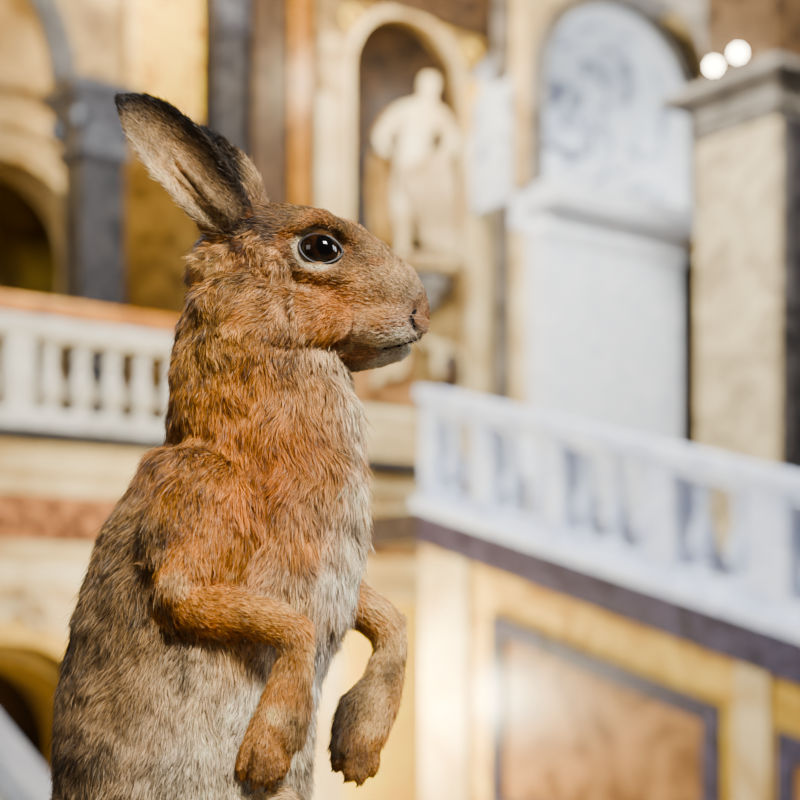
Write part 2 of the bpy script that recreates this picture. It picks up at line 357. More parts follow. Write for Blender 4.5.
obj('corner_strip', molded(nb(), ra0+.06, ra1-.12, rb1, rb1+.12, [(1.3, 0), (zcb-.05, 0)]), M['darkgrey'], t)
bm = nb()
seg = 16; rr = 1.35; cbb = rb0+.05-rr
R = []
for i in range(seg+1):
    q = PI/2*i/seg
    for_r = []
    for r_ in (rr, rr+.3):
        for aa in (ra0+.1, ra1-.1): for_r.append(bm.verts.new((aa, -(cbb+r_*math.cos(q)), zct+r_*math.sin(q))))
    R.append([for_r[0], for_r[1], for_r[3], for_r[2]])
for r0, r1 in zip(R, R[1:]):
    for i in range(4): bm.faces.new((r0[i], r0[(i+1)%4], r1[(i+1)%4], r1[i]))
bm.faces.new(R[0]); bm.faces.new(R[-1])
struct('trim_8', bm, M['greystone'])

# spotlights standing on the capital ledge
for k, (px, py) in enumerate(((714, 66), (738, 53))):
    aa = ra0-.10; bb = Bp(px, aa); zl = Zp(py, aa, bb)
    t = thing('spotlight', (aa, bb, zct), ['lit spotlight, the lower left of the pair on the pillar capital', 'lit spotlight, the upper right of the pair on the pillar capital'][k], 'spotlight', 'spotlights on the pillar capital')
    obj('stem', tube(nb(), [(aa+.02, -bb, zct), (aa+.02, -bb, zl-.04)], .012), M['metal'], t)
    d = Vector((-.61, -.79, -.05)).normalized()   # towards the hall
    c0 = Vector((aa, -bb, zl)); obj('housing', tube(nb(), [c0-d*.12, c0-d*.08, c0-d*.01], [.03,.05,.055], 18), M['metal'], t)
    obj('lens', tube(nb(), [c0-d*.01, c0+d*.02, c0+d*.035], [.048,.042,.02], 18), M['bulb'], t)

# ------------------------------------------------------------------ balcony front (left)
bb = -1.3
struct('trim_9', molded(nb(), -8, 1.4, bb-.2, bb+.10, [(3.20, .10), (3.24, .14), (3.30, .14), (3.34, .10)]), M['darkgrey'])
struct('trim_10', molded(nb(), -8, 1.4, bb-.2, bb, [(2.84, .0), (2.90, .03), (2.98, .03), (3.02, .1), (3.1, .12), (3.2, .18)]), M['pale'])
struct('trim_11', box(nb(), -8, 1.4, bb-.2, bb-.02, 2.44, 2.84), M['redband'])
struct('trim_12', molded(nb(), -8, 1.4, bb-.2, bb, [(2.04, .0), (2.1, .05), (2.2, .05), (2.28, .02), (2.36, .08), (2.44, .12)]), M['pale'])
ac = A(4, bb)
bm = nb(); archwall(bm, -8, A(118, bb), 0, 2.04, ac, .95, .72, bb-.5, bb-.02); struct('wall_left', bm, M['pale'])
bm = nb(); archband(bm, ac, .72, .80, .95, bb-1.0, bb-.1, zb=0); struct('trim_13', bm, M['olive'])
bm = nb(); archband(bm, ac, .72, .95, 1.10, bb-.02, bb+.05, zb=0); struct('trim_14', bm, M['ochre'])
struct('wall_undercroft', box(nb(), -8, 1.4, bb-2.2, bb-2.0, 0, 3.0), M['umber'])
struct('wall_center', box(nb(), A(118, bb), A(345, bb), bb-.2, bb-.02, 0, 2.04), M['pale'])
struct('wall_yellow', box(nb(), A(345, bb), 1.4, bb-.2, bb-.03, 0, 2.46), M['yellow'])
t = thing('carved_rosette', (A(36, bb), bb, Zp(640, -3, bb)), 'pale carved ornament above the low arch, under the left balcony', 'ornament')
for k in range(6):
    q = k*PI/3; c0 = Vector((A(36, bb)+.11*math.cos(q), -(bb+.02), Zp(612, -3, bb)+.12*math.sin(q)))
    bm = nb(); bmesh.ops.create_uvsphere(bm, u_segments=10, v_segments=8, radius=.065, matrix=Matrix.Translation(c0)); obj('petal', bm, M['pale'], t, True)
bm = nb(); bmesh.ops.create_uvsphere(bm, u_segments=12, v_segments=8, radius=.06, matrix=Matrix.Translation((A(36, bb), -(bb+.05), Zp(612, -3, bb)))); obj('boss', bm, M['cream'], t, True)

BAL = [(.075,0),(.075,.05),(.045,.07),(.045,.10),(.075,.14),(.098,.20),(.095,.26),(.06,.36),(.04,.44),(.038,.48),(.06,.50),(.06,.53),(.038,.55),(.05,.60),(.08,.62),(.08,.68)]
def balmesh(h, m, name):
    bm = bmesh.new(); lathe(bm, 0, 0, 0, [(r, z*h/.68) for r, z in BAL], 16); bmesh.ops.recalc_face_normals(bm, faces=bm.faces)
    me = bpy.data.meshes.new(name); bm.to_mesh(me); bm.free(); me.materials.append(m)
    for p in me.polygons: p.use_smooth = True
    return me
lb = -1.26; la0, la1 = -6.4, -.15
WW = M['warmwhite']
t = thing('stone_balustrade', ((la0+la1)/2, lb, 3.34), 'white balcony balustrade with honey wood handrail at the left', 'balustrade')
obj('bottom_rail', molded(nb(), la0, la1, lb-.1, lb+.1, [(3.34, .02), (3.44, .02), (3.47, 0)]), WW, t)
obj('top_rail', molded(nb(), la0, la1, lb-.1, lb+.1, [(4.06, 0), (4.1, .03), (4.2, .03)]), WW, t)
obj('handrail', molded(nb(), la0, la1, lb-.1, lb+.1, [(4.2, .0), (4.23, .05), (4.31, .05), (4.35, .01)]), M['wood'], t)
me = balmesh(.61, WW, 'baluster')
n = int((la1-la0)/.27)
for i in range(n+1):
    a = la0+.1+i*.27
    if i % 9 == 3:
        o_ = obj('post', molded(nb(), a-.1, a+.1, lb-.09, lb+.09, [(3.46, 0), (4.07, 0)]), WW, t); continue
    o = bpy.data.objects.new('baluster', me); COL.objects.link(o); o.parent = t
    o.location = (a-(la0+la1)/2, 0, 3.46-3.34)

# ------------------------------------------------------------------ stairs on the right
struct('wall_stair', sbox(nb(), 0, .3, 0, 7.0, 0, -1.0, flat0=0), M['ochre'])
bm = nb(); nst = 24
for i in range(nst):
    b0 = i*.3; b1 = b0+.3
    box(bm, .3, 2.3, b0, b1, 0, zr(b0)-1.05)
struct('floor_stairs', bm, M['step'])
struct('floor_landing', box(nb(), .02, 2.6, bb+.32, 0, 2.50, 2.79), M['darkgrey'])
struct('baseboard_right', sbox(nb(), -.07, .0, -.03, 7.0, -1.32, -1.0), M['frame'])
struct('trim_15', sbox(nb(), -.1, .3, -.05, 7.0, -1.02, -.93), M['daylit_white'])
def flank_panel(b0, b1, h, label):
    t = thing('marble_inlay', (0, (b0+b1)/2, .3), label, 'wall panel')
    w = .16
    obj('field', sbox(nb(), -.02, 0, b0+w, b1-w, 0, h-w, flat0=.43), M['panel'], t)
    bm = nb(); sbox(bm, -.05, 0, b0, b1, h-w, h); sbox(bm, -.05, 0, b0, b0+w, 0, h-w, flat0=.43); sbox(bm, -.05, 0, b1-w, b1, 0, h-w, flat0=.43)
    box(bm, -.05, 0, b0, b1, .3, .43)
    obj('border', bm, M['frame'], t)
pb0, pb1 = Bp(493, 0), Bp(723, 0)
flank_panel(pb0, pb1, -1.65, 'brown marble panel in slate blue border on the stair wall')
flank_panel(Bp(779, 0), 6.3, -1.65, 'second slate bordered marble panel, cut by the right edge')
def flat_pil(b0, b1, label, m):
    t = thing('pilaster', (0, (b0+b1)/2, 0), label, 'pilaster')
    obj('shaft', sbox(nb(), -.05, 0, b0, b1, 0, -1.31, flat0=.25), m, t)
    obj('base', box(nb(), -.09, 0, b0-.03, b1+.03, 0, .25), M['greystone'], t)
flat_pil(.02, Bp(470, 0), 'flat beige pilaster at the left end of the stair wall', M['pale'])
flat_pil(Bp(740, 0), Bp(772, 0), 'pale pilaster between the two slate bordered panels', M['pale'])

t = thing('stone_balustrade', (.1, 0, 2.86), 'white stone balustrade tinted as by cool daylight, sloping down along the stairs', 'balustrade')
base = ROOTBASE[t.name]
B1 = 6.9
obj('bottom_rail', sbox(nb(), -.02, .24, 0, B1, -.93, -.82), M['daylit_white'], t)
bm = nb(); sbox(bm, -.02, .24, 0, B1, -.18, -.10); sbox(bm, -.06, .28, -.04, B1, -.10, -.0); obj('top_rail', bm, M['daylit_white'], t)
posts = [(0, .13), (Bp(478,0), Bp(490,0)), (Bp(547,0), Bp(562,0)), (Bp(652,0), Bp(674,0)), (Bp(750,0), Bp(790,0)), (5.2, 5.5), (6.6, 6.9)]
me = balmesh(.68, M['daylit_white'], 'baluster')
for i, (p0, p1) in enumerate(posts):
    obj('post', sbox(nb(), -.04, .26, p0, p1, -.9, -.12), M['daylit_white'], t)
    if i+1 < len(posts):
        q0, q1 = p1, posts[i+1][0]
        n = max(1, round((q1-q0)/.27))
        for k in range(n):
            b = q0+(q1-q0)*(k+.5)/n
            o = bpy.data.objects.new('baluster', me); COL.objects.link(o); o.parent = t
            o.location = (.11-base.x, -b-base.y, zr(b)-.84-base.z)

# near stone parapet in the bottom left corner
def wobj(name, bm, m, parent=None, loc=None, smooth=False):
    bmesh.ops.recalc_face_normals(bm, faces=bm.faces)
    me = bpy.data.meshes.new(name); bm.to_mesh(me); bm.free(); me.materials.append(m)
    o = bpy.data.objects.new(name, me); COL.objects.link(o); o.parent = parent
    return o
rt = bpy.data.objects.new('stair_parapet', None); COL.objects.link(rt); rt.location = (-1.5, 5.2, 0)
tag(rt, 'sloping white stone parapet end in the bottom left corner', 'parapet')
def slab(x0, x1, y0, y1, t0, t1, lo=None):
    bm = bmesh.new(); sl = -1.22
    zt = lambda x: CZ+(HY-735)/F*5.2+sl*(x-(-400/F*5.2))
    f = lambda x, h: zt(x)+h
    P = [(x0,y0,(f(x0,t0) if lo is None else lo)),(x1,y0,(f(x1,t0) if lo is None else lo)),(x1,y1,(f(x1,t0) if lo is None else lo)),(x0,y1,(f(x0,t0) if lo is None else lo)),
         (x0,y0,f(x0,t1)),(x1,y0,f(x1,t1)),(x1,y1,f(x1,t1)),(x0,y1,f(x0,t1))]
    hexa(bm, [Vector(p)-Vector((-1.5,5.2,0)) for p in P]); return bm
wobj('coping', slab(-1.75, -.62, 5.0, 5.4, -.1, 0), M['daylit_white'], rt)
wobj('side_wall', slab(-1.72, -.62, 5.06, 5.34, 0, -.1, lo=0), M['white'], rt)

# ------------------------------------------------------------------ THE HARE
D = .85; S1 = D/F
def P(px, py, d=0): return at(px, py, D+d*S1)
LOFTS = []
verts_all = []; faces_all = []
def loft(region, secs, n=28):
    """secs: (px,py,depth,hw,hd[,cup])"""
    c = [P(s[0], s[1], s[2]) for s in secs]; m = len(secs); base = len(verts_all)
    Yd = Vector((0, 1, 0))
    tans = []
    for i in range(m):
        t = (c[min(i+1, m-1)]-c[max(i-1, 0)]).normalized(); tans.append(t)
    rad = []
    for i, s in enumerate(secs):
        t = tans[i]; k = (D+s[2]*S1)/F
        w = t.cross(Yd)
        w = w.normalized() if w.length > .2 else Vector((1, 0, 0))
        d = w.cross(t).normalized()
        if d.y < 0: d = -d
        hw, hd = s[3]*k, s[4]*k; rad.append((hw+hd)/2)
        for j in range(n):
            a = 2*PI*j/n
            off = w*hw*math.cos(a)+d*hd*math.sin(a)
            if len(s) > 5: off += -d*(s[5]*k*math.cos(a)**2)
            verts_all.append(c[i]+off)
    for i in range(m-1):
        for j in range(n):
            faces_all.append((base+i*n+j, base+i*n+(j+1)%n, base+(i+1)*n+(j+1)%n, base+(i+1)*n+j))
    for i, o in ((0, 0), (m-1, (m-1)*n)):
        verts_all.append(c[i]); ci = len(verts_all)-1
        for j in range(n):
            f = (base+o+j, base+o+(j+1)%n, ci); faces_all.append(f[::-1] if i == 0 else f)
    LOFTS.append((region, [tuple(x) for x in c], rad))
# trunk from neck to rump
loft('trunk', [(254,285,0,62,56),(260,318,0,78,66),(264,350,0,84,68),(261,395,0,88,68),(261,450,0,97,76),(255,490,0,110,84),(245,530,0,119,90),(230,570,0,127,94),(213,610,0,127,98),
               (199,650,0,124,102),(190,700,0,125,106),(185,750,0,126,108),(182,800,0,125,108),(182,850,0,115,102),(180,890,0,92,85),(178,915,0,50,50)])
# throat and chest ruff
loft('trunk', [(300,335,-4,26,40),(318,360,-6,22,34),(325,395,-8,22,28),(331,430,-14,26,32),(330,475,-18,32,38),(328,520,-14,32,38),(322,560,-6,26,30)])
# head
loft('head', [(429,317,-14,5,5),(426,317,-14,15,13),(415,315,-13,29,25),(397,307,-11,42,35),(368,296,-8,54,42),(336,286,-6,65,46),(300,279,-3,70,52),(264,275,0,69,54),(234,277,0,58,48),(212,282,0,38,38),(198,288,0,18,18)])
loft('head', [(409,344,-13,7,9),(398,348,-12,12,13),(384,350,-11,15,17),(362,349,-8,20,23),(335,347,-5,24,28),(300,341,-2,29,34),(268,335,0,36,38)])
for dd in (-1, 1):
    loft('head', [(426,323,-13+dd*9,6,6),(417,325,-13+dd*16,17,13),(401,327,-12+dd*25,20,18),(380,327,-11+dd*31,20,17),(356,324,-10+dd*33,15,13)])
    loft('head', [(352,320,-6+dd*32,14,10),(322,320,-6+dd*41,25,17),(285,320,-4+dd*44,33,21),(252,318,-2+dd*42,31,19),(230,310,dd*37,21,13)])
    loft('head', [(362,250,-6+dd*30,5,5),(346,235,-5+dd*34,10,10),(322,224,-5+dd*38,13,13),(300,226,-4+dd*40,12,12),(284,238,-4+dd*41,7,7)])
    loft('head', [(378,286,-6+dd*30,6,5),(352,278,-6+dd*39,9,8),(322,273,-5+dd*46,10,9),(296,267,-5+dd*48,7,6)])
# ears
loft('ear_near', [(244,240,-26,18,16,0),(232,222,-32,24,13,6),(215,200,-36,30,7,14),(194,174,-39,33,4,20),(172,149,-40,33,3.6,20),(152,127,-40,28,3.6,15),(136,112,-39,20,3.6,9),(125,103,-38,11,3.4,3),(117,97,-38,3,3,0)])
loft('ear_near', [(238,232,-38,10,8),(222,210,-50,6,6),(200,184,-53,3.5,3.5),(178,160,-48,2.5,2.5)], 12)
loft('ear_near', [(232,226,-40,6,6),(208,206,-48,3.2,3.2),(182,180,-50,2.6,2.6),(158,152,-46,2,2)], 12)
loft('ear_far', [(252,230,22,18,14,0),(249,212,26,20,9,4),(241,190,30,22,5,8),(228,167,32,20,4,8),(214,148,33,15,4,6),(202,135,33,9,4,3),(195,129,33,4,3,0)])
# shoulder + arms
loft('trunk', [(222,440,-46,30,18),(215,465,-58,46,28),(208,500,-70,56,35),(196,538,-76,54,37),(184,575,-80,43,35)])
loft('arm_near', [(205,530,-74,46,34),(192,566,-84,38,33),(180,591,-93,27,28),(190,609,-100,26,26),(220,612,-103,24,22),(250,616,-104,20,18),(277,624,-104,19,17),(294,635,-104,20,18),(296,654,-103,16,15),(291,678,-101,19,15),(285,706,-100,26,16),(276,733,-98,28,16),(268,754,-96,24,13),(264,770,-95,14,9)])
for dx, dd, ln in ((-19,-2,-2),(-7,-9,7),(6,-8,9),(18,1,0)):
    loft('arm_near', [(274+dx*.7,720,-99+dd*.5,9,9),(267+dx,752+ln*.5,-98+dd*1.2,8.2,9),(264+dx,769+ln,-98+dd*1.2,7.4,8.5),(262+dx,780+ln,-97+dd,4,4)], 14)
loft('arm_far', [(300,545,30,36,36),(322,578,46,31,30),(345,600,54,25,25),(367,612,56,20,20),(387,628,56,20,18),(391,651,54,16,15),(383,681,52,20,15),(369,708,50,28,17),(360,732,48,28,16),(356,752,47,23,13),(354,768,46,13,9)])
for dx, dd, ln in ((-18,-4,-5),(-6,-9,6),(6,-6,9),(17,2,0)):
    loft('arm_far', [(362+dx*.7,720,47+dd*.5,9,9),(356+dx,748+ln*.5,45+dd*1.2,8.2,9),(355+dx,765+ln,45+dd*1.2,7.4,8.5),(354+dx,776+ln,45+dd,4,4)], 14)
# hind legs, mostly below the frame
for s in (-1, 1):
    loft('leg', [(105,850,s*62,30,30),(150,840,s*74,50,40),(205,834,s*80,50,38),(250,828,s*76,40,32),(280,818,s*68,32,26),(294,828,s*66,20,20)])
    loft('leg', [(285,840,s*70,22,22),(240,870,s*74,26,22),(180,900,s*74,22,20),(130,920,s*70,18,18),(112,932,s*68,14,14)])
    loft('leg', [(105,930,s*68,10,12),(140,934,s*68,16,16),(200,937,s*72,15,20),(260,938,s*76,14,22),(305,940,s*78,11,20),(325,943,s*78,6,12)])
loft('leg', [(110,845,-30,20,20),(84,824,-34,32,28),(70,808,-34,28,24),(62,796,-32,12,12)])

me = bpy.data.meshes.new('hare_raw')
me.from_pydata([tuple(v) for v in verts_all], [], faces_all)
bm = bmesh.new(); bm.from_mesh(me); bmesh.ops.recalc_face_normals(bm, faces=bm.faces); bm.to_mesh(me); bm.free()
o = bpy.data.objects.new('raw', me); COL.objects.link(o)
r = o.modifiers.new('r', 'REMESH'); r.mode = 'VOXEL'; r.voxel_size = .0011
s = o.modifiers.new('s', 'SMOOTH'); s.factor = .5; s.iterations = 8
dg = bpy.context.evaluated_depsgraph_get(); bme = bpy.data.meshes.new_from_object(o.evaluated_get(dg)); bpy.data.objects.remove(o)

def project(Pn):
    Y = Pn[:, 1]; return np.stack([400+Pn[:, 0]/Y*F, HY-(Pn[:, 2]-CZ)/Y*F], 1)
segs = []; RN = ['trunk','head','ear_near','ear_far','arm_near','arm_far','leg']
for reg, c, rad in LOFTS:
    for i in range(len(c)-1): segs.append((RN.index(reg), c[i], c[i+1], rad[i], rad[i+1]))
sA = np.array([x[1] for x in segs]); sB = np.array([x[2] for x in segs]); sR0 = np.array([x[3] for x in segs]); sR1 = np.array([x[4] for x in segs]); sReg = np.array([x[0] for x in segs])
def classify(Pn):
    best = np.full(len(Pn), 1e9); reg = np.zeros(len(Pn), int); flow = np.zeros((len(Pn), 3)); ws = np.full(len(Pn), 1e-12)
    for k in range(len(segs)):
        ab = sB[k]-sA[k]; L2 = (ab**2).sum()
        t = np.clip(((Pn-sA[k])@ab)/L2, 0, 1)
        d = np.linalg.norm(Pn-(sA[k]+t[:, None]*ab), axis=1)-(sR0[k]*(1-t)+sR1[k]*t)
        d = np.abs(d)
        m = d < best; best[m] = d[m]; reg[m] = sReg[k]
        w = 1/(d+.003)**3; flow += (ab/math.sqrt(L2))*w[:, None]; ws += w
    return reg, flow/ws[:, None]
CP = {
 'head': [(345,226,152,122,84),(305,212,134,106,70),(275,214,110,84,56),(248,222,46,34,26),(243,246,64,48,36),(268,232,94,72,50),(300,298,160,112,60),(360,288,170,130,84),(388,266,176,146,108),(404,286,182,156,122),(422,302,190,168,142),(380,318,180,136,86),(372,345,204,180,146),(345,358,200,174,142),(398,334,220,202,176),(425,322,168,140,112),(310,342,144,104,62),(250,300,162,120,72),(205,300,156,122,80),(220,268,164,132,86),(274,262,140,106,68),(345,306,166,114,64),(384,356,232,220,202),(400,352,226,212,192),(330,330,156,108,60),(285,320,156,108,60),(348,262,150,116,78),(372,300,180,136,88),(240,340,166,120,68),(300,352,170,128,80)],
 'trunk': [(200,350,172,130,76),(250,380,162,110,52),(320,390,164,120,70),(180,420,160,118,70),(230,430,164,108,48),(300,440,158,104,46),(350,440,186,148,106),(345,500,176,136,92),(358,540,212,190,164),(338,585,220,202,180),(250,500,176,114,50),(180,500,166,114,54),(300,540,178,126,68),(230,560,172,118,56),(140,520,138,110,74),(110,580,128,104,74),(80,650,116,96,72),(65,750,110,90,68),(150,620,152,122,84),(120,700,144,118,86),(200,680,192,168,134),(180,760,214,196,168),(260,700,220,204,178),(305,660,234,222,206),(100,780,146,124,96),(240,655,192,158,114),(285,780,214,194,164),(347,376,214,192,160),(210,400,162,110,52),(300,600,196,162,118),(366,490,202,176,142),(275,470,164,104,42),(150,740,168,144,114),(325,470,164,116,66)],  # belly entries also carry some shade, painted as darker grey
 'arm_near': [(215,520,176,116,52),(190,570,174,118,56),(200,605,182,128,66),(260,605,198,152,94),(300,640,184,134,76),(292,690,188,138,84),(268,750,168,122,72),(314,700,112,76,48),(314,730,78,54,38),(256,735,170,128,80),(270,775,128,94,58)],
 'arm_far': [(350,600,172,126,70),(390,640,204,162,108),(394,700,190,146,90),(338,700,28,21,17),(336,722,26,20,17),(350,712,50,36,26),(376,730,176,130,76),(364,770,150,110,64),(334,745,38,28,21)],
 'ear_near': [(150,150,190,154,110)],
 'ear_far': [(195,129,20,16,14),(208,141,30,24,20),(226,166,42,33,26),(240,178,64,50,38),(256,178,196,168,130),(262,198,150,120,88),(240,205,40,31,25)],
 'leg': [(70,800,150,128,100),(290,800,182,156,118),(200,860,160,130,96),(150,930,176,130,80),(300,940,180,130,76)],
}
for k in CP: CP[k] = np.array([C(*c[2:], 1.2)[:3] for c in CP[k]]), np.array([c[:2] for c in CP[k]], float)
def sm(x, a, b): t = np.clip((x-a)/(b-a), 0, 1); return t*t*(3-2*t)
def colours(reg, uv):
    out = np.zeros((len(uv), 3))
    for i, rn in enumerate(RN):
        m = reg == i
        if not m.any(): continue
        cc, pp = CP[rn]; s = 11. if rn in ('ear_far','head') else 26.
        d2 = ((uv[m][:, None, :]-pp[None])**2).sum(2); w = 1/(d2+s*s*.35)**1.8
        out[m] = (w@cc)/w.sum(1)[:, None]
        if rn == 'head':
            e = uv[m]-np.array([319., 248.]); rr_ = np.sqrt((e[:, 0]/1.18)**2+e[:, 1]**2); ang = np.arctan2(-e[:, 1], e[:, 0])
            rn_ = np.array([noise.noise(Vector((x*.12, y*.12, 1.5))) for x, y in uv[m]])
            ring = np.exp(-((rr_-19.5)/2.8)**2)*(.62+.36*np.clip(np.cos(ang-3.6), -.7, 1))*(1+rn_*.8)
            ring = np.clip(ring, 0, .9)[:, None]
            out[m] = out[m]*(1-ring)+np.array(C(234,216,182)[:3])*ring
            nz = np.array([noise.noise(Vector((x*.045, y*.06, 7.5))) for x, y in uv[m]])
            f = np.clip(nz*1.6, 0, .55)[:, None]*(1-ring); out[m] = out[m]*(1-f)+np.array(C(160,106,54)[:3])*f
        if rn in ('arm_near', 'arm_far'):
            nz = np.array([noise.noise(Vector((x*.035, y*.035, 3.5))) for x, y in uv[m]])
            f = np.clip(nz*1.8, 0, .6)[:, None]; lum = out[m].mean(1, keepdims=True); out[m] = out[m]*(1-f)+np.array(C(212,180,132)[:3])*f*np.clip(lum*6, 0, 1)
        if rn == 'ear_near':
            q = uv[m]-np.array([234., 228.]); t = (q@np.array([-.668, -.744]))/176; o = q@np.array([.744, -.668])
            nz = np.array([noise.noise(Vector((x*.07, y*.07, .5))) + .6*noise.noise(Vector((x*.25, y*.25, 2.5))) for x, y in uv[m]])
            inner = np.array(C(182,152,112)[:3]); dark = np.array(C(44,34,27)[:3]); fr = np.array(C(208,184,148)[:3]); mid = np.array(C(116,92,66)[:3])
            hw = np.interp(t, [0,.2,.45,.65,.82,.93,1], [25,30,34,33,27,17,5])
            e = o/hw + nz*.14
            col = inner[None]*(1+nz*.7)[:, None]
            f = sm(e, -.2, .6)[:, None]*.7; col = col*(1-f)+mid*f
            f = sm(e, .5, 1.05)[:, None]*.95; col = col*(1-f)+dark*f
            f = sm(-e, .30, .6)[:, None]*.7; col = col*(1-f)+fr*f
            f = (sm(-e, .82, 1.0)*sm(t, .15, .5))[:, None]*.8; col = col*(1-f)+dark*1.3*f
            f = (sm(t+nz*.06, .66, .97))[:, None]; col = col*(1-f)+dark*.8*f
            f = (1-sm(t, .0, .20))[:, None]*.6; col = col*(1-f)+dark*1.8*f
            out[m] = np.clip(col, .004, 1)
    return out

nV = len(bme.vertices); V = np.empty(nV*3); bme.vertices.foreach_get('co', V); V = V.reshape(-1, 3)
Nn = np.empty(nV*3); bme.vertices.foreach_get('normal', Nn); Nn = Nn.reshape(-1, 3)
regV, _ = classify(V); uvV = project(V)
SC_ = Vector((1, 1, .55))
disp = np.array([noise.noise(Vector(p)*SC_*42)*.0036+noise.noise(Vector(p)*85)*.0020 for p in V])
disp *= np.where(regV == 0, np.clip((640-uvV[:, 1])/200, .55, 1.2)*1.15, np.where(regV == 1, .36, np.where((regV == 2)|(regV == 3), .1, .38)))
def gauss(c, s): return np.exp(-((uvV-np.array(c))**2).sum(1)/(2*s*s))
def segd(p, q, X=None):
    X = uvV if X is None else X
    p = np.array(p, float); q = np.array(q, float); ab = q-p; t = np.clip(((X-p)@ab)/(ab@ab), 0, 1)
    return np.linalg.norm(X-(p+t[:, None]*ab), axis=1)
hh_ = (regV == 1); front = V[:, 1] < D
sock = np.exp(-((np.linalg.norm((uvV-np.array([320, 248]))*np.array([1, 1.12]), axis=1)-22)/5.5)**2)*3.5
disp -= hh_*(sock+gauss((362,262), 14)*5+gauss((345,300), 12)*5+gauss((272,268), 12)*4)*S1
MOUTH = [(424,336), (411,341), (398,346), (380,350)]
dm = np.min([segd(MOUTH[i], MOUTH[i+1]) for i in range(3)], axis=0)
disp -= hh_*np.exp(-(dm/3.0)**2)*3.0*S1
dn2 = np.minimum(segd((416,308), (411,319)), segd((411,319), (417,330))); disp -= hh_*np.exp(-(dn2/4)**2)*3.5*S1
dc = np.minimum(segd((262,470), (268,530)), segd((268,530), (238,588))); disp -= ((regV == 0) & front)*np.exp(-(dc/13)**2)*11*S1
dc = segd((170,436), (250,448)); disp -= ((regV == 0) & front)*np.exp(-(dc/14)**2)*5*S1
V = V+Nn*disp[:, None]
bme.vertices.foreach_set('co', V.ravel()); bme.update()
bvh_src = bmesh.new(); bvh_src.from_mesh(bme); BV = BVHTree.FromBMesh(bvh_src); bvh_src.free()
cam_o = Vector((0, 0, CZ))
def hit(px, py, back=0.0):
    d = (at(px, py, 1)-cam_o).normalized(); h = BV.ray_cast(cam_o, d)
    if h[0] is None: h = BV.find_nearest(P(px, py, -20))
    return h[0]+d*back*S1, h[1]

vc = colours(regV, uvV)*.5
dnn = np.minimum(segd((416,309), (411,319)), segd((411,319), (417,330)))
fk = (np.exp(-(dnn/3.6)**2)*hh_)[:, None]; vc = vc*(1-fk)+np.array([.008,.005,.004])*fk
fk = (np.exp(-(dm/2.0)**2)*hh_)[:, None]*.9; vc = vc*(1-fk)+np.array([.012,.008,.006])*fk
ca_ = bme.color_attributes.new('Fur', 'FLOAT_COLOR', 'POINT')
ca_.data.foreach_set('color', np.concatenate([vc, np.ones((nV, 1))], 1).ravel())
def furmat(name, rough, tr=0):
    m = bpy.data.materials.new(name); m.use_nodes = True; nt = m.node_tree; p = nt.nodes['Principled BSDF']
    at_ = nt.nodes.new('ShaderNodeAttribute'); at_.attribute_name = 'Fur'
    nt.links.new(at_.outputs['Color'], p.inputs['Base Color']); p.inputs['Roughness'].default_value = rough
    p.inputs['Specular IOR Level'].default_value = .22
    if tr:
        t = nt.nodes.new('ShaderNodeBsdfTranslucent'); mx = nt.nodes.new('ShaderNodeMixShader'); mx.inputs[0].default_value = tr
        nt.links.new(at_.outputs['Color'], t.inputs['Color']); nt.links.new(p.outputs[0], mx.inputs[1]); nt.links.new(t.outputs[0], mx.inputs[2])
        nt.links.new(mx.outputs[0], nt.nodes['Material Output'].inputs['Surface'])
    return m
hare = bpy.data.objects.new('hare', None); COL.objects.link(hare); hb = P(190, 957, 0); hare.location = hb
tag(hare, 'brown mounted hare standing upright on its hind legs, facing right', 'hare')
def hobj(name, me, m, parent=hare):
    me.name = name; me.materials.clear(); me.materials.append(m)
    for p in me.polygons: p.use_smooth = True
    o = bpy.data.objects.new(name, me); COL.objects.link(o); o.parent = parent
    if parent is hare: o.location = -hb
    return o
body = hobj('body', bme, furmat('hare_skin', .8))

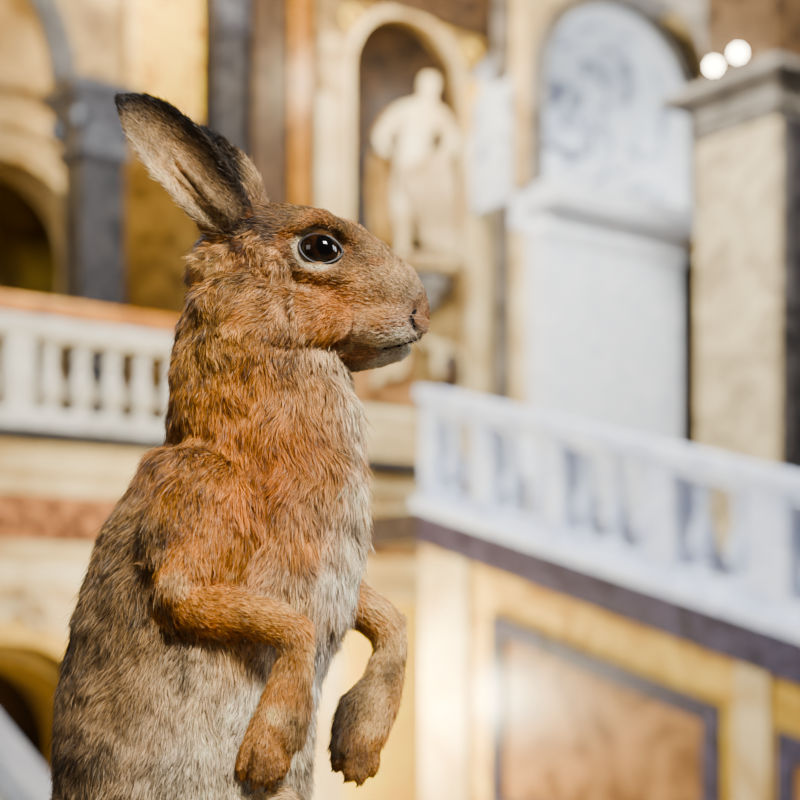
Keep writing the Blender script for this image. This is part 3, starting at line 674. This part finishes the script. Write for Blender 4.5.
# eyes
eyeM = mat('brown_glass_iris', C(42,25,14), C(18,11,7), 300, .07, 0, spec=.4)
pupM = mat('black_pupil', C(8,6,6), C(5,4,4), 40, .06, 0, spec=.4)
lidM = mat('dark_eyelid_skin', C(46,34,27), C(26,19,16), 200, .5)
darkM = mat('dark_nostril_skin', C(30,20,16), C(16,11,9), 60, .9, spec=.05)
clawM = mat('dark_horn', C(58,44,36), C(34,26,22), 60, .35)
EC, EN = hit(320, 248)
eye_centres = []
def mk_eye(c, nrm):
    nrm = nrm.normalized()
    zx = Vector((1, 0, -.14)); zx = (zx-nrm*zx.dot(nrm)).normalized(); zy = nrm.cross(zx).normalized()
    cc = c-nrm*6*S1
    Mx = Matrix((( *zx, 0), (*zy, 0), (*nrm, 0), (0, 0, 0, 1))).transposed(); Mx.translation = cc
    bm = bmesh.new(); bmesh.ops.create_uvsphere(bm, u_segments=40, v_segments=24, radius=1)
    bmesh.ops.scale(bm, verts=bm.verts, vec=(19*S1, 15.8*S1, 14.2*S1)); bmesh.ops.transform(bm, matrix=Mx, verts=bm.verts)
    me = bpy.data.meshes.new('eye'); bm.to_mesh(me); bm.free(); e = hobj('eye', me, eyeM)
    bm = bmesh.new(); bmesh.ops.create_uvsphere(bm, u_segments=32, v_segments=20, radius=1)
    bmesh.ops.scale(bm, verts=bm.verts, vec=(14*S1, 13*S1, 9.4*S1)); bmesh.ops.translate(bm, verts=bm.verts, vec=(1.5*S1, .5*S1, 5.2*S1)); bmesh.ops.transform(bm, matrix=Mx, verts=bm.verts)
    me = bpy.data.meshes.new('pupil'); bm.to_mesh(me); bm.free(); hobj('pupil', me, pupM, e)
    bm = bmesh.new(); pts = []
    for i in range(49):
        a = 2*PI*i/48
        y_ = 15.4*math.sin(a)*(.92 if math.sin(a) > 0 else 1.0)
        pts.append(Mx @ Vector(((19*math.cos(a)*(1+.16*max(0, math.cos(a))**6+.06*max(0, -math.cos(a))**6))*S1, y_*S1, (5.2-1.5*abs(math.cos(a))**3)*S1)))
    tube(bm, pts, 1.7*S1, 8); me = bpy.data.meshes.new('eyelid'); bm.to_mesh(me); bm.free(); hobj('eyelid', me, lidM, e)
    eye_centres.append(np.array(cc))
nrm = (EN*.4+Vector((.12, -1, .10)).normalized()*.6).normalized()
mk_eye(EC, nrm)
h = BV.ray_cast(Vector((EC.x, D+.3, EC.z)), Vector((0, -1, 0)))
mk_eye(h[0], (h[1]*.4+Vector((.1, 1, .1))*.6).normalized())
bm = bmesh.new(); mp = [hit(x, y, 2.4)[0] for x, y in ((417,309),(413,314),(411,319),(413,325),(418,330))]
tube(bm, mp, [1.0*S1, 2.4*S1, 3.6*S1, 2.8*S1, 1.0*S1], 10); me = bpy.data.meshes.new('nostril'); bm.to_mesh(me); bm.free(); hobj('nostril', me, darkM)
bm = bmesh.new(); mp = [hit(x, y, 1.2)[0] for x, y in ((419,338),(412,341),(405,343),(398,346),(389,348),(380,350))]
tube(bm, mp, [.7*S1, 1.3*S1, 1.5*S1, 1.5*S1, 1.2*S1, .4*S1], 8); me = bpy.data.meshes.new('mouth'); bm.to_mesh(me); bm.free(); mouth = hobj('mouth', me, darkM)
wM = mat('pale_whisker', C(200,190,174), None, 5, .4)
kM = mat('black_whisker', C(60,50,44), None, 5, .4)
for i in range(10):
    px = 378+random.random()*22; py = 316+random.random()*14
    c0, n0 = hit(px, py)
    ang = random.uniform(-.1, 1.0); L = random.uniform(50, 95)*S1
    dr = Vector((math.cos(ang)*.62, -.62, -math.sin(ang)*.55)).normalized()
    pts = [c0+dr*L*q+Vector((-.25, 0, -.3))*L*q*q*.6 for q in (0, .25, .5, .75, 1)]
    bm = bmesh.new(); tube(bm, pts, [.22*S1, .21*S1, .18*S1, .13*S1, .04*S1], 5); me = bpy.data.meshes.new('whisker'); bm.to_mesh(me); bm.free(); hobj('whisker', me, wM if i % 3 else kM)
for (px, py, ex, ey) in ((352,238,355,176),(346,234,362,192)):
    c0, n0 = hit(px, py+6); c1 = P(ex, ey, -50); pts = [c0.lerp(c1, q)+Vector((.004*math.sin(q*PI), 0, 0)) for q in (0, .3, .6, 1)]
    bm = bmesh.new(); tube(bm, pts, [.24*S1, .2*S1, .16*S1, .05*S1], 5); me = bpy.data.meshes.new('whisker'); bm.to_mesh(me); bm.free(); hobj('whisker', me, kM)
for (cx, cy, dd) in ((243,775,-98),(255,784,-106),(268,788,-105),(280,778,-95),(335,767,41),(347,779,36),(360,783,39),(371,774,48)):
    pts = [P(cx, cy-5, dd-1), P(cx-1, cy, dd-3), P(cx-4, cy+5, dd-3)]
    bm = bmesh.new(); tube(bm, pts, [2.4*S1, 1.9*S1, .5*S1], 8); me = bpy.data.meshes.new('claw'); bm.to_mesh(me); bm.free(); hobj('claw', me, clawM)

# ---- fur strands
bme.calc_loop_triangles(); nt_ = len(bme.loop_triangles); T = np.empty(nt_*3, int); bme.loop_triangles.foreach_get('vertices', T); T = T.reshape(-1, 3)
nn = np.empty(nV*3); bme.vertices.foreach_get('normal', nn); Nn = nn.reshape(-1, 3)
a_, b_, c_ = V[T[:, 0]], V[T[:, 1]], V[T[:, 2]]
area_ = np.linalg.norm(np.cross(b_-a_, c_-a_), axis=1)/2; cen = (a_+b_+c_)/3
rT = regV[T[:, 0]]; uvT = project(cen)
dens = np.array([1.0, 1.7, 1.9, 1.6, 1.4, 1.4, .6])[rT]
dens *= np.where(uvT[:, 1] > 850, .2, 1); dens *= np.where((cen[:, 1] > D+.035) & (rT != 5), .4, 1)
w = area_*dens; NH = 560000
ti = np.random.choice(nt_, NH, p=w/w.sum())
r1 = np.sqrt(np.random.rand(NH)); r2 = np.random.rand(NH)
w0, w1, w2 = 1-r1, r1*(1-r2), r1*r2
root = a_[ti]*w0[:, None]+b_[ti]*w1[:, None]+c_[ti]*w2[:, None]
nor = Nn[T[ti, 0]]*w0[:, None]+Nn[T[ti, 1]]*w1[:, None]+Nn[T[ti, 2]]*w2[:, None]; nor /= np.linalg.norm(nor, axis=1, keepdims=True)
keep = np.ones(NH, bool)
for ec in eye_centres: keep &= np.linalg.norm(root-ec, axis=1) > 20*S1
uv = project(root)
nearside = root[:, 1] < D+.02
dnr = np.minimum(segd((417,309), (411,319), uv), segd((411,319), (418,330), uv)); keep &= ~((dnr < 3.2) & nearside)
dmr = np.min([segd(MOUTH[i], MOUTH[i+1], uv) for i in range(3)], axis=0); keep &= ~((dmr < 1.2) & nearside)
root, nor, uv = root[keep], nor[keep], uv[keep]; NH = len(root)
reg, flow = classify(root)
flow = flow/np.maximum(np.linalg.norm(flow, axis=1, keepdims=True), 1e-6)
bias = np.zeros((NH, 3)); tr = reg == 0
bias[tr, 2] -= .8; bias[tr, 0] -= .3*np.clip((uv[tr, 1]-480)/150, 0, 1)
hb_ = (reg == 1)
bias[hb_, 2] -= 1.1*np.clip((uv[hb_, 1]-300)/40, 0, 1)*np.clip((370-uv[hb_, 0])/80, 0, 1)
chest = tr & (uv[:, 0] > 290) & (uv[:, 1] < 640); bias[chest, 0] += .3
flow = flow+bias
nv = np.array([tuple(noise.noise_vector(Vector(p)*48)) for p in root]); nv2 = np.array([tuple(noise.noise_vector(Vector(p)*150)) for p in root])
amp = np.array([1.35, .35, .2, .25, .4, .4, .4])[reg][:, None]
low = tr & (uv[:, 1] > 620); amp[low] *= .8
flow = flow+nv*amp+nv2*amp*.8+np.random.randn(NH, 3)*.2
flow -= nor*(flow*nor).sum(1, keepdims=True); flow /= np.maximum(np.linalg.norm(flow, axis=1, keepdims=True), 1e-6)
ln = np.array([12.5, 6., 5.0, 5.5, 7.5, 7.5, 11.])[reg]
ln[hb_] = 4.3+6*np.clip((395-uv[hb_, 0])/190, 0, 1)+4*np.clip((uv[hb_, 1]-315)/30, 0, 1)*np.clip((370-uv[hb_, 0])/60, 0, 1)
de = np.sqrt((uv[:, 0]-320)**2+(uv[:, 1]-248)**2); ln[hb_] *= np.clip(de[hb_]/45, .4, 1)
ln[hb_ & (uv[:, 0] > 412)] *= .65
ln[tr] *= np.clip(.75+(uv[tr, 1]-330)/300, .75, 1.1)
tn = np.array([noise.noise(Vector(p)*55+Vector((9, 2, 4))) for p in root])
ln[chest] *= 1.35+.8*np.clip(tn[chest], -.5, .8)
ea = reg == 2; q_ = uv-np.array([234., 228.]); eo = q_@np.array([.744, -.668]); ln[ea & (eo < -18)] *= 1.6; ln[ea & (eo > 22)] *= 1.3
ef = reg == 3; ln[ef & (uv[:, 0] > 244)] *= 1.7
pw = (reg >= 4) & (reg <= 5); ln[pw & (uv[:, 1] > 745)] *= .6
ln[(reg == 4) & (uv[:, 0] > 300) & (uv[:, 1] > 660) & (uv[:, 1] < 745)] *= 1.7
ln[(reg == 5) & (uv[:, 0] < 350) & (uv[:, 1] > 680) & (uv[:, 1] < 745)] *= 1.7
ln *= np.random.uniform(.5, 1.35, NH)
lift = np.array([.33, .30, .24, .28, .28, .28, .3])[reg]+np.random.randn(NH)*.16
lift[chest] += .10
long_ = np.random.rand(NH) < .035; ln[long_] *= 1.6; lift[long_] += .18
L = (ln*S1)[:, None]
d1 = flow*np.cos(lift)[:, None]+nor*np.sin(lift)[:, None]
d2 = flow*np.cos(lift*.4)[:, None]+nor*np.sin(lift*.4)[:, None]; d2[:, 2] -= .12; d2 /= np.linalg.norm(d2, axis=1, keepdims=True)
p0 = root-nor*.0003; p1 = root+d1*L*.35; p2 = p1+(d1+d2)/2*L*.33; p3 = p2+d2*L*.32
ncl = NH//16; ci = np.random.choice(NH, ncl, replace=False); kd = kdtree.KDTree(ncl)
for i, k in enumerate(ci): kd.insert(root[k], i)
kd.balance(); own = np.array([kd.find(p)[1] for p in root]); cidx = ci[own]
cs = (np.array([.32, .15, .1, .2, .25, .25, .3])[reg]*np.random.uniform(.0, 1.4, NH))[:, None]
cs[chest] *= 1.5
tipc = p3[cidx]; ok = (np.linalg.norm(root-root[cidx], axis=1) < .006)[:, None]
cs = np.clip(cs*ok, 0, .95); p3 = p3*(1-cs)+tipc*cs; p2 = p2*(1-cs*.55)+p2[cidx]*cs*.55
base = colours(reg, uv)
tf = np.clip((tn-.08)*2.2, 0, .5)*np.clip((uv[:, 0]-332)/22, 0, 1)*tr*(uv[:, 1] > 362)*(uv[:, 1] < 640)
base = base*(1-tf[:, None])+np.array(C(232,218,194)[:3])*tf[:, None]
clr = np.random.uniform(.80, 1.20, NH)[cidx]*np.random.uniform(.66, 1.34, NH)
n3 = np.array([noise.noise(Vector(p)*Vector((1, 1, .6))*115) for p in root]); n4 = np.array([noise.noise(Vector(p)*38+Vector((5, 3, 1))) for p in root])
clr *= 1+.6*n3*np.where(reg == 2, .4, 1)+.45*n4
tip = base*clr[:, None]*1.3
dark = np.random.rand(NH) < (np.array([.23, .25, .12, .12, .10, .10, .1])[reg]*(1+1.5*np.clip(-n4*2, 0, 1))); tip[dark] *= .16
gray = base.mean(1, keepdims=True)
light = (~dark) & (np.random.rand(NH) < .15); tip[light] = tip[light]*.7+np.array([.52, .44, .31])*.48*np.clip(gray[light]*5, .0, 1)
rootc = base*clr[:, None]*np.array([.36, .33, .30]); mid = base*clr[:, None]  # naturally dark roots, darkened further to paint shadow between strands
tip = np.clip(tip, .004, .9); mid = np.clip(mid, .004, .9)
wid = (np.array([.54, .48, .44, .44, .48, .48, .7])[reg]*np.random.uniform(.7, 1.2, NH)*S1)[:, None]
side = np.cross(d1, nor); side /= np.linalg.norm(side, axis=1, keepdims=True)
rr_ = np.random.randn(NH)[:, None]*.5; side = side*np.cos(rr_)+nor*np.sin(rr_)
W = np.empty((NH, 7, 3)); W[:, 0] = p0-side*wid*.5; W[:, 1] = p0+side*wid*.5; W[:, 2] = p1-side*wid*.5; W[:, 3] = p1+side*wid*.5
W[:, 4] = p2-side*wid*.36; W[:, 5] = p2+side*wid*.36; W[:, 6] = p3
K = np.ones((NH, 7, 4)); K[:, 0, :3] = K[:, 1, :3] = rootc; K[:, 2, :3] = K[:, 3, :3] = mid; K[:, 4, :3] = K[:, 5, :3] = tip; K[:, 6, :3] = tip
idx = (np.arange(NH)*7)[:, None]; loops = np.concatenate([idx+0, idx+1, idx+3, idx+2, idx+2, idx+3, idx+5, idx+4, idx+4, idx+5, idx+6], 1).ravel()
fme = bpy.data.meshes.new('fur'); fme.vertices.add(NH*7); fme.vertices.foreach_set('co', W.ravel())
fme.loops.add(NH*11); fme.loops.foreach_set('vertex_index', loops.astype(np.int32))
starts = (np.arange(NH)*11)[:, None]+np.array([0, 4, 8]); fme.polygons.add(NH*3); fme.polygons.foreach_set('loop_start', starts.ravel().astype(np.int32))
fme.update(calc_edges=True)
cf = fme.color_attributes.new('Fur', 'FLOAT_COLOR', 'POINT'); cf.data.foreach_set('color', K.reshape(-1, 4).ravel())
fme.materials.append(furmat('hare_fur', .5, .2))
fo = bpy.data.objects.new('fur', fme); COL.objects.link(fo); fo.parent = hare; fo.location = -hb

# pedestal below the frame
zf = P(190, 957, 0).z
pd = bpy.data.objects.new('display_plinth', None); COL.objects.link(pd); pd.location = (hb.x+.02, hb.y, 0)
tag(pd, 'grey display plinth with wooden base board under the hare', 'plinth')
def pbox(n, h, z0, z1, m):
    bm = bmesh.new(); rings = []
    for z, o in ((z0, 0), (z0+.004, .003), (z1-.004, .003), (z1, 0)):
        rings.append([bm.verts.new(((h+o)*sx, (h+o)*sy, z)) for sx, sy in ((-1,-1),(1,-1),(1,1),(-1,1))])
    for r0, r1 in zip(rings, rings[1:]):
        for i in range(4): bm.faces.new((r0[i], r0[(i+1)%4], r1[(i+1)%4], r1[i]))
    bm.faces.new(rings[0]); bm.faces.new(rings[-1]); bmesh.ops.recalc_face_normals(bm, faces=bm.faces)
    me = bpy.data.meshes.new(n); bm.to_mesh(me); bm.free(); me.materials.append(m); o = bpy.data.objects.new(n, me); COL.objects.link(o); o.parent = pd
pbox('foot', .19, 0, .08, M['plinth']); pbox('column', .165, .08, zf-.03, M['plinth']); pbox('base_board', .15, zf-.03, zf, M['plinthwood'])

# ------------------------------------------------------------------ camera, light
cam = bpy.data.cameras.new('camera'); co = bpy.data.objects.new('camera', cam); COL.objects.link(co)
co.location = (0, 0, CZ); co.rotation_euler = (PI/2, 0, 0); cam.lens = 70; cam.sensor_width = 36; cam.shift_y = (HY-400)/800
cam.clip_start = .05; cam.clip_end = 100
cam.dof.use_dof = True; cam.dof.focus_distance = .82; cam.dof.aperture_fstop = 7.0; cam.dof.aperture_blades = 0
bpy.context.scene.camera = co
w = bpy.data.worlds.new('world'); bpy.context.scene.world = w; w.use_nodes = True
w.node_tree.nodes['Background'].inputs[0].default_value = (1, .95, .87, 1); w.node_tree.nodes['Background'].inputs[1].default_value = .09
def area(name, loc, target, size, e, col):
    l = bpy.data.lights.new(name, 'AREA'); l.size = size; l.energy = e; l.color = col
    o = bpy.data.objects.new(name, l); COL.objects.link(o); o.location = loc; o.rotation_euler = (Vector(target)-Vector(loc)).to_track_quat('-Z', 'Y').to_euler()
def pt(name, loc, e, col, r=.2):
    l = bpy.data.lights.new(name, 'POINT'); l.energy = e; l.color = col; l.shadow_soft_size = r
    o = bpy.data.objects.new(name, l); COL.objects.link(o); o.location = loc
area('key_light', (.55, -.1, 2.85), (-.1, .85, 1.8), .4, 100, (1, .975, .93))
area('fill_light', (-1.4, -.2, 2.2), (-.15, .85, 1.65), .8, 8, (1, .94, .85))
area('rim_light', (1.5, 1.2, 2.3), (-.05, .85, 1.7), .7, 26, (.95, .97, 1))
area('hall_window', (-4.5, 5, 8), (2.6, 11.5, 3.0), 3, 1450, (.80, .89, 1))
area('hall_fill', (-1, 6.5, 9.5), (-.5, 14, 4.5), 6, 200, (1, .88, .70))  # added overhead fill that lifts the hall background
area('pier_fill', (2.0, 9, 8.5), (2.5, 15.4, 4.6), 1.2, 1500, (.95, .97, 1))  # added fill above the view, brightens the white pier
pt('gallery_lamp', BF(-2.6, -4.3, 8.3), 130, (1, .76, .34)); pt('gallery_lamp', BF(-.7, -2.9, 8.8), 680, (1, .80, .36))
pt('rear_fill', BF(-3.6, -6.0, 6.0), 50, (1, .78, .4))  # added fill that brightens the olive rear wall
pt('niche_fill', BF(nc-.5, pb+1.3, 7.5), 190, (1, .77, .44)); pt('vault_fill', BF(2.4, -1.2, 7.0), 60, (.84, .92, 1))  # added fills: one warms the statue niche, one brightens the vault
pt('wall_lamp', BF(-.7, .1, 1.2), 560, (1, .87, .50)); pt('undercroft_lamp', BF(-3.6, -2.4, 1.0), 40, (1, .75, .35))

# square the hall with the world axes: turn the whole place (camera included) about the vertical
bpy.context.view_layer.update()
RZ = Matrix.Rotation(-TH, 4, 'Z')
for o in [o for o in COL.objects if o.parent is None]:
    o.matrix_world = RZ @ o.matrix_world
